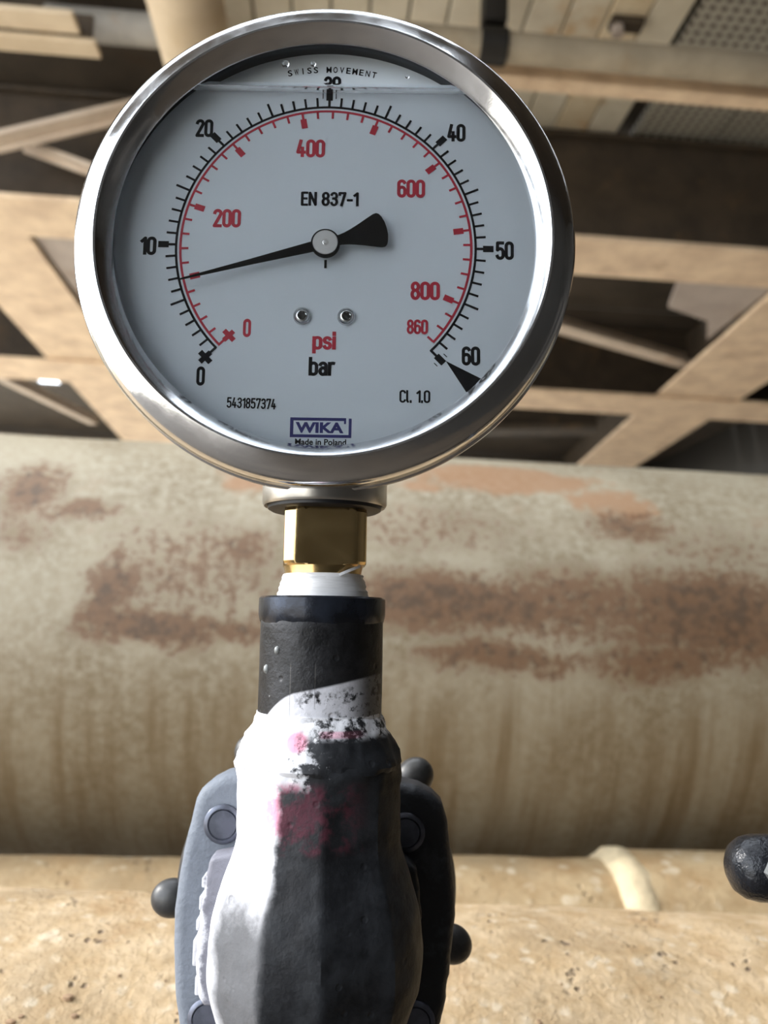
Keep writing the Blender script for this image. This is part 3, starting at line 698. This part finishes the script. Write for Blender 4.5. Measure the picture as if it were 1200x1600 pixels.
# support below the frame: nipple and elbow into the nearest pipe
bm = bmesh.new()
pts = [(SX, SY, -0.1095), (SX, SY, -0.20)]+[(SX, SY+0.03*(1-cos(radians(a))), -0.20-0.03*sin(radians(a))) for a in range(10, 81, 10)]+[(SX, 0.2130, -0.23)]
tube(bm, pts, 0.0125, 24)
tag(obj('branch_pipe', bm, M_FORGED, origin=(SX, SY, -0.20)), 'dark branch pipe holding the valve out from the pitted pipe', 'pipe')

# second handwheel at the right edge
w2 = thing('valve_handwheel', 'glossy black rounded handwheel end reaching in at the right edge', 'handwheel', (0.126, 0.215, -0.062))
def lobe_wheel(o, c, R, angs, rl):
    bm = bmesh.new(); n = 72
    tube(bm, [(c[0]+R*0.72*sin(2*pi*i/n), c[1], c[2]+R*0.72*cos(2*pi*i/n)) for i in range(n+1)], 0.0045, 14, caps=False)
    bmesh.ops.remove_doubles(bm, verts=bm.verts, dist=1e-6); obj('rim', bm, M_KNOB, o)
    for a in angs:
        a = radians(a); d = Vector((sin(a), 0, cos(a)))
        bm = bmesh.new()
        prof = [(0.0005, R+rl*0.86), (rl*0.4, R+rl*0.82), (rl*0.7, R+rl*0.66), (rl*0.9, R+rl*0.38), (rl*0.99, R), (rl, R-rl*0.5), (rl*0.98, R-rl), (rl*0.92, R*0.68)]
        rr = lathe(bm, prof, 'Z', (0, 0, 0), 40); cap(bm, rr[0]); cap(bm, rr[-1])
        bmesh.ops.transform(bm, matrix=Matrix.Translation(c) @ Matrix.Rotation(a, 4, 'Y'), verts=bm.verts)
        obj('rim_lobe', bm, M_KNOB, o)
    bm = bmesh.new(); solid(bm, [(0.008, -0.006), (0.009, -0.004), (0.009, 0.006), (0.006, 0.03)], 'Y', c, 28); obj('hub', bm, M_KNOB, o)
    bm = bmesh.new(); bar(bm, (c[0]-R*0.72, c[1], c[2]), (c[0]+R*0.72, c[1], c[2]), 0.007, 0.005, (0, 1, 0)); bar(bm, (c[0], c[1], c[2]-R*0.72), (c[0], c[1], c[2]+R*0.72), 0.007, 0.005, (0, 1, 0)); obj('spokes', bm, M_KNOB, o)
    bm = bmesh.new(); solid(bm, [(0.0032, -0.0105), (0.0034, -0.0102), (0.0034, 0.001)], 'Y', (c[0]-R+0.0022, c[1]-0.001, c[2]+0.001), 6); obj('stud', bm, M_STUD, o, smooth=False)
lobe_wheel(w2, (0.126, 0.205, -0.0565), 0.0370, (-90, -18, 54, 126, 198), 0.0076)
bm = bmesh.new(); tube(bm, [(0.126, 0.205, -0.0565), (0.126, 0.165, -0.0565)], 0.0045, 20); obj('stem', bm, M_KNOB, w2)

# ---------------------------------------------------------------- the gauge
GX, GY, GZ = -0.0135, 0.1660, 0.0806
pg = thing('pressure_gauge', 'round steel pressure gauge with white bar and psi dial', 'gauge', (GX, GY+0.018, 0.0254))
G = (GX, GY, GZ)
mm = 0.001
bm = bmesh.new()
lathe(bm, [(r*mm, h*mm) for r, h in ((45.3, 1.5), (45.0, 1.2), (45.1, 0.95), (46.3, -0.55), (47.2, -1.75), (47.7, -2.25), (48.15, -2.3), (48.7, -2.05), (50.2, -1.3), (51.8, -0.45), (52.9, 0.5), (53.45, 1.6), (53.5, 2.6), (53.5, 5.6), (53.9, 6.0), (53.9, 7.4), (53.3, 7.8), (50.3, 7.8), (48.3, 7.6), (48.3, 1.6))], 'Y', G, 192, closed=True)
obj('bezel_ring', bm, M_CHROME, pg, angle=25)
bm = bmesh.new()
solid(bm, [(r*mm, h*mm) for r, h in ((50.0, 7.5), (50.0, 27.0), (49.6, 29.5), (48.2, 31.6), (45.5, 33.0), (40, 33.6), (1.0, 33.8))], 'Y', G, 160); obj('case', bm, M_CASE, pg)
bm = bmesh.new()
lathe(bm, [(r*mm, h*mm) for r, h in ((45.5, 1.5), (46.9, 1.75), (46.9, 7.2), (48.2, 7.2), (48.2, 1.5))], 'Y', G, 160, closed=True); obj('inner_ring', bm, M_RUBBER, pg)
# socket below the case
bm = bmesh.new()
zc = lambda d: d-GZ
lathe(bm, [(0.0118, 0.0270), (0.0129, 0.0258), (0.0135, 0.0250), (0.0139, 0.0256), (0.0139, 0.0300), (0.0138, 0.0318), (0.0118, 0.0318)], 'Z', (SX, SY, 0), 96, closed=True); obj('socket_collar', bm, M_CASE, pg)
bm = bmesh.new(); solid(bm, [(0.0119, 0.0240), (0.0126, 0.0244), (0.0129, 0.0258), (0.0119, 0.0300)], 'Z', (SX, SY, 0), 96); obj('gasket', bm, M_RUBBER, pg)

# dial
DY = GY+0.0070                       # dial face
bm = bmesh.new(); solid(bm, [(0.0470, 0.0), (0.0470, 0.0008)], 'Y', (GX, DY, GZ), 128)
dial = obj('dial', bm, M_DIAL, pg, smooth=False)
DO = Vector(pg['o'])
def dsub(name, bm, mat):             # sub-part printed on the dial
    o = obj(name, bm, mat, None, smooth=False, origin=DO); o.parent = dial; o.matrix_local = Matrix(); return o
YP = DY-0.00005
def poly(bm, pts):                   # each stroke lies a hair above the one before
    y = YP-3e-7*len(bm.faces)
    bm.faces.new([bm.verts.new((GX+x*mm, y, GZ+z*mm)) for x, z in pts])
def pol(r, a): a = radians(a); return (r*sin(a), r*cos(a))
def arc(bm, r, w, a0, a1, n=140):
    for i in range(n):
        b0, b1 = a0+(a1-a0)*i/n, a0+(a1-a0)*(i+1)/n
        poly(bm, [pol(r-w/2, b0), pol(r+w/2, b0), pol(r+w/2, b1), pol(r-w/2, b1)])
def tick(bm, a, r0, r1, w, off=0.0):
    d = (sin(radians(a)), cos(radians(a))); s = (d[1], -d[0])
    poly(bm, [(d[0]*r+s[0]*(t_+off), d[1]*r+s[1]*(t_+off)) for r, t_ in ((r0, -w/2), (r1, -w/2), (r1, w/2), (r0, w/2))])
bar_a = lambda v: -135+4.5*v
psi_a = lambda v: -135+4.5*v/14.5038
bm = bmesh.new()
arc(bm, 32.6, 0.52, -135.3, 135.3)
for v in range(61):
    a = bar_a(v)
    if v % 10 == 0:
        tick(bm, a, 32.5, 34.4, 0.55)
        if v: tick(bm, a, 34.2, 36.5, 1.45)
        else: tick(bm, a, 34.1, 37.2, 1.15); tick(bm, a, 35.05, 36.25, 3.3)
    elif v % 5 == 0: tick(bm, a, 32.6, 35.9, 0.52)
    else: tick(bm, a, 32.6, 34.9, 0.50)
for v in (30, 60):
    for s in (-1, 1): tick(bm, bar_a(v), 34.6 if v == 30 else 35.0, 36.0, 0.2, s*1.45)
dsub('bar_scale', bm, M_BLACK)
bm = bmesh.new()
arc(bm, 31.65, 0.52, -135.4, psi_a(860)+0.3)
for v in range(0, 861, 20):
    a = psi_a(v)
    if v % 100 == 0:
        tick(bm, a, 31.6, 30.0, 0.52)
        if v: tick(bm, a, 30.2, 28.0, 1.35)
        else: tick(bm, a, 30.3, 27.4, 1.05); tick(bm, a, 29.3, 28.2, 3.1)
    else: tick(bm, a, 31.6, 29.9, 0.50)
dsub('psi_scale', bm, M_RED)
bm = bmesh.new(); poly(bm, [(26.2, -25.25), (35.2, -29.75), (31.6, -33.6)]); dsub('limit_wedge', bm, M_BLACK)
bm = bmesh.new(); poly(bm, [(-0.28, -3.0), (0.28, -3.0), (0.28, -4.9), (-0.28, -4.9)]); dsub('zero_mark', bm, M_BLACK)

def text_bm(s, off=0.0, res=3):
    cu = bpy.data.curves.new('t', 'FONT'); cu.body = s; cu.size = 1.0; cu.offset = off; cu.fill_mode = 'FRONT'; cu.resolution_u = res
    to = bpy.data.objects.new('t', cu); C.objects.link(to)
    dg = bpy.context.evaluated_depsgraph_get(); dg.update()
    me = bpy.data.meshes.new_from_object(to.evaluated_get(dg))
    bm = bmesh.new(); bm.from_mesh(me); bpy.data.meshes.remove(me)
    bpy.data.objects.remove(to); bpy.data.curves.remove(cu)
    return bm
def glyph_strokes(ch):
    """narrow engineering lettering: (advance, list of centre lines), cap height 1"""
    def A(cx, cy, rx, ry, a0, a1, n=14): return [(cx+rx*cos(radians(a0+(a1-a0)*i/n)), cy+ry*sin(radians(a0+(a1-a0)*i/n))) for i in range(n+1)]
    w = 0.38; r = w/2; x = 0.70
    g = {
     '0': (w, [A(r, 1-r, r, r, 0, 180)+A(r, r, r, r, 180, 360)+[(w, 1-r)]]),
     '1': (0.20, [[(0, 0.80), (0.20, 1.0), (0.20, 0)]]),
     '2': (w, [A(r, 1-r, r, r, 170, -25)+[(0, 0.0), (w, 0.0)]]),
     '3': (w, [A(r, 0.77, r*0.95, 0.23, 160, -90)+[(0.13, 0.54)], A(r, 0.27, r, 0.27, 90, -160)]),
     '4': (0.40, [[(0.17, 1), (0, 0.24), (0.40, 0.24)], [(0.28, 0.52), (0.28, 0)]]),
     '5': (w, [[(w-0.02, 1), (0.03, 1), (0.02, 0.54)]+A(r, 0.40, r, 0.22, 140, 0)+A(r, r, r, r, 0, -165)]),
     '6': (w, [A(r, 1-r, r, r, 25, 180)+A(r, r, r, r, 180, 360)+A(r, 0.40, r, 0.19, 0, 180)]),
     '7': (w, [[(0, 0.86), (0, 1), (w, 1), (0.14, 0)]]),
     '8': (w, [A(r, 0.765, r*0.92, 0.235, 0, 360, 24), A(r, 0.265, r, 0.265, 0, 360, 24)]),
     'E': (0.33, [[(0.33, 1), (0, 1), (0, 0), (0.33, 0)], [(0, 0.52), (0.29, 0.52)]]),
     'N': (0.40, [[(0, 0), (0, 1), (0.40, 0), (0.40, 1)]]),
     'C': (0.36, [A(r, 1-r, r, r, 10, 180)+A(r, r, r, r, 180, 350)]),
     'l': (0.10, [[(0, 1), (0, 0.1), (0.08, 0)]]), '.': (0.02, [[(0, -0.03), (0, 0.09)]]),
     '-': (0.26, [[(0, 0.42), (0.26, 0.42)]]), ' ': (0.12, []),
     'p': (0.34, [[(0, -0.27), (0, x)], A(0.17, x-0.17, 0.17, 0.17, 180, 0)+A(0.17, 0.17, 0.17, 0.17, 0, -180)]),
     'b': (0.34, [[(0, 0), (0, 1)], A(0.17, x-0.17, 0.17, 0.17, 180, 0)+A(0.17, 0.17, 0.17, 0.17, 0, -180)]),
     's': (0.30, [A(0.15, x-0.17, 0.15, 0.17, 20, 270)+A(0.15, 0.18, 0.15, 0.18, 90, -160)]),
     'i': (0.02, [[(0, 0), (0, x)], [(0, 0.90), (0, 1.02)]]),
     'a': (0.32, [A(0.16, x-0.16, 0.16, 0.16, 160, 0)+[(0.32, 0)], A(0.16, 0.20, 0.16, 0.20, 60, 300, 18)+[(0.32, 0.12)], [(0.16, 0.41), (0.32, 0.41)]]),
     'r': (0.22, [[(0, 0), (0, x)], A(0.17, x-0.17, 0.17, 0.17, 180, 70)]),
    }
    return g[ch]
def stroke_text(name, s, mat, cx, cz, w, h, t=0.17, rot=0.0, shear=0.0):
    pen = 0.0; lines = []
    for ch in s:
        adv, st = glyph_strokes(ch)
        lines += [[(x+pen, y) for x, y in l] for l in st]; pen += adv+0.20
    bm = bmesh.new(); quads = []
    for l in lines:
        for i in range(len(l)-1):
            (x0, y0), (x1, y1) = l[i], l[i+1]; L = sqrt((x1-x0)**2+(y1-y0)**2)
            if L < 1e-6: continue
            dx, dy = (x1-x0)/L, (y1-y0)/L; nx, ny = -dy*t/2, dx*t/2
            e0 = t*0.42 if i == 0 else t*0.12; e1 = t*0.42 if i == len(l)-2 else t*0.12
            x0 -= dx*e0; y0 -= dy*e0; x1 += dx*e1; y1 += dy*e1
            quads.append([(x0+nx, y0+ny), (x1+nx, y1+ny), (x1-nx, y1-ny), (x0-nx, y0-ny)])
        for (x0, y0) in l[1:-1]:
            quads.append([(x0+t/2*cos(2*pi*k/10), y0+t/2*sin(2*pi*k/10)) for k in range(10)])
    X = [p[0] for q in quads for p in q]; Y = [p[1] for q in quads for p in q]
    a0, a1, b0, b1 = min(X), max(X), min(Y), max(Y); r = radians(rot)
    for q in quads:
        P = []
        for x, y in q:
            u = ((x-a0)/(a1-a0)-0.5)*w; v = ((y-b0)/(b1-b0)-0.5)*h
            P.append((cx+u*cos(r)-v*sin(r), cz+u*sin(r)+v*cos(r)))
        poly(bm, P)
    return dsub(name, bm, mat)
def put_text(name, s, mat, cx, cz, w, h, off=0.03, rot=0.0):
    bm = text_bm(s, off)
    xs = [v.co.x for v in bm.verts]; ys = [v.co.y for v in bm.verts]
    x0, x1, y0, y1 = min(xs), max(xs), min(ys), max(ys)
    r = radians(rot)
    for v in bm.verts:
        X = ((v.co.x-x0)/(x1-x0)-0.5)*w; Z = ((v.co.y-y0)/(y1-y0)-0.5)*h
        v.co = (GX+(cx+X*cos(r)-Z*sin(r))*mm, YP, GZ+(cz+X*sin(r)+Z*cos(r))*mm)
    return dsub(name, bm, mat)
for s, x, z, w in (('10', -38.7, -0.4, 3.7), ('20', -27.6, 27.2, 4.0), ('30', 0.4, 39.3, 4.0), ('40', 28.3, 27.0, 4.1), ('50', 38.9, -0.3, 4.1), ('60', 31.6, -24.1, 4.0), ('0', -26.0, -29.4, 1.85)):
    stroke_text('numeral', s, M_BLACK, x, z, w, 4.25, 0.21)
for s, x, z, w, h in (('0', -16.5, -18.6, 1.75, 4.1), ('200', -21.8, 6.2, 6.2, 4.25), ('400', -3.9, 22.8, 6.4, 4.25), ('600', 18.4, 13.7, 6.2, 4.25), ('800', 21.7, -9.7, 6.4, 4.2), ('860', 20.1, -17.8, 4.6, 3.3)):
    stroke_text('numeral', s, M_RED, x, z, w, h, 0.205)
stroke_text('inscription', 'EN 837-1', M_BLACK, 0.6, 11.0, 12.7, 3.35, 0.195)
stroke_text('inscription', 'psi', M_RED, 0.1, -21.6, 5.1, 4.9, 0.195)
stroke_text('inscription', 'bar', M_BLACK, -0.2, -26.9, 5.8, 4.2, 0.195)
stroke_text('inscription', '5431857374', M_BLACK, -15.0, -35.2, 10.5, 2.35, 0.17, -1.5)
stroke_text('inscription', 'Cl. 1.0', M_BLACK, 19.7, -33.2, 6.6, 2.85, 0.17)
put_text('inscription', 'Made in Poland', M_BLACK, -0.1, -43.35, 10.8, 1.35, 0.025)
put_text('logo_lettering', 'WIKA', M_BLUE, -0.4, -40.25, 10.2, 2.35, 0.045)
bm = bmesh.new()
def rect(x0, z0, x1, z1): poly(bm, [(x0, z0), (x1, z0), (x1, z1), (x0, z1)])
rect(-6.65, -42.4, -5.95, -38.1); rect(-5.95, -42.4, 6.35, -41.75); rect(5.75, -41.75, 6.35, -38.2); rect(-5.95, -38.75, 5.2, -38.1); rect(4.75, -39.4, 5.2, -38.75)
dsub('logo_frame', bm, M_BLUE)
for i, ch in enumerate('SWISS MOVEMENT'):
    if ch == ' ': continue
    a = -12.4+25.6*i/13
    x, z = pol(43.0, a)
    put_text('letter', ch, M_BLACK, x, z, 1.0 if ch not in 'IM' else (0.25 if ch == 'I' else 1.15), 1.5, 0.02, -a)

# dial screws
for sx in (-4.75, 4.75):
    c = (GX+sx*mm, DY, GZ-15.8*mm)
    bm = bmesh.new(); solid(bm, [(1.95*mm, 0.0), (1.9*mm, -0.5*mm), (1.65*mm, -0.9*mm), (1.2*mm, -1.15*mm), (1.0*mm, -1.18*mm), (0.95*mm, -0.7*mm), (0.3*mm, -0.6*mm)], 'Y', c, 40); s = obj('dial_screw', bm, M_SCREW, pg)
    bm = bmesh.new()
    pts = []
    for i in range(48):
        a = 2*pi*i/48; r = (0.80+0.16*cos(6*a))*mm
        pts.append((c[0]+r*cos(a), c[2]+r*sin(a)))
    vs_ = [bm.verts.new((x, DY-1.10*mm, z)) for x, z in pts]; bm.faces.new(vs_)
    o = obj('torx_recess', bm, M_HANG, None, smooth=False, origin=DO); o.parent = s; o.matrix_local = Matrix()

# pointer
PA = radians(-105.4); d = Vector((sin(PA), 0, cos(PA))); n_ = Vector((-d.z, 0, d.x))
prof = [(32.2, 0.10), (31.5, 0.16), (16, 0.62), (3.2, 1.12), (0, 1.15), (-3.4, 1.12), (-4.6, 1.35), (-6.0, 1.75), (-8.0, 2.45), (-10.0, 3.25), (-11.6, 3.85), (-12.3, 3.9), (-12.8, 3.6), (-13.2, 2.9), (-13.6, 1.5), (-13.7, 0)]
out = [(s, w) for s, w in prof]+[(s, -w) for s, w in prof[::-1]][1:]
bm = bmesh.new(); lay = []
for y in (GY+0.0042, GY+0.0047):
    lay.append([bm.verts.new(Vector((GX, y, GZ))+d*s*mm+n_*w*mm) for s, w in out])
m_ = len(out)
bm.faces.new(lay[0]); bm.faces.new(lay[1])
for i in range(m_): bm.faces.new((lay[0][i], lay[0][(i+1) % m_], lay[1][(i+1) % m_], lay[1][i]))
bmesh.ops.triangulate(bm, faces=[f for f in bm.faces if len(f.verts) > 4])
ptr = obj('pointer', bm, M_POINT, pg, smooth=False)
def psub(name, prof, mat, seg=48, ang=40):
    bm = bmesh.new(); solid(bm, [(r*mm, h*mm) for r, h in prof], 'Y', G, seg)
    o = obj(name, bm, mat, None, origin=DO, angle=ang); o.parent = ptr; o.matrix_local = Matrix()
psub('hub_ring', [(3.1, 5.3), (3.1, 3.75), (2.9, 3.6), (2.6, 3.6)], M_POINT)
psub('hub_cap', [(2.72, 4.0), (2.72, 3.45), (2.6, 3.35), (0.78, 3.35), (0.66, 3.55), (0.42, 3.5), (0.3, 3.3), (0.1, 3.28)], M_HUB, 48, 8)
psub('spindle', [(1.6, 6.9), (1.6, 4.8)], M_HUB, 24)

# pane and filling liquid with its level near the top
bm = bmesh.new(); solid(bm, [(0.0466, 0.0018), (0.0466, 0.0020)], 'Y', G, 96); obj('glass_pane', bm, M_PANE, pg, smooth=False)
RL = 0.0471; LEV = 0.0357
bm = bmesh.new(); rows = []
ysl = [(0.0022, 0.0007), (0.00235, 0.00045), (0.0026, 0.0002), (0.0030, 0.00005), (0.0036, 0), (0.0048, 0), (0.0060, 0.0001), (0.0066, 0.0003), (0.0073, 0.0005)]
na = 120; nt = 48
for y, dz in ysl:
    row = []
    a0 = math.acos((LEV+dz)/RL)
    hw = RL*sin(a0)
    for i in range(nt+1):               # along the level, left to right
        x = -hw+2*hw*i/nt
        e = max(0, 1-(hw-abs(x))/0.003)
        row.append((x, LEV+dz+0.0006*e*e*(0 if i in (0, nt) else 1)))
    for i in range(1, na):
        a = a0+(2*pi-2*a0)*i/na
        row.append((RL*sin(a), RL*cos(a)))
    rows.append([bm.verts.new((GX+x, GY+y, GZ+z)) for x, z in row])
m_ = len(rows[0])
for A, B in zip(rows, rows[1:]):
    for i in range(m_): bm.faces.new((A[i], A[(i+1) % m_], B[(i+1) % m_], B[i]))
bm.faces.new(rows[0]); bm.faces.new(rows[-1])
bmesh.ops.triangulate(bm, faces=[f for f in bm.faces if len(f.verts) > 4])
obj('filling_liquid', bm, M_LIQ, pg, angle=30)
for x, z, r in ((-9.7, 40.9, 0.85), (-3.6, 41.0, 0.65), (17.2, 38.3, 0.45)):
    bm = bmesh.new(); ball(bm, (GX+x*mm, GY+0.0023, GZ+z*mm), r*mm, 1, 0.55, 1, 3); obj('droplet', bm, M_DROP, pg)
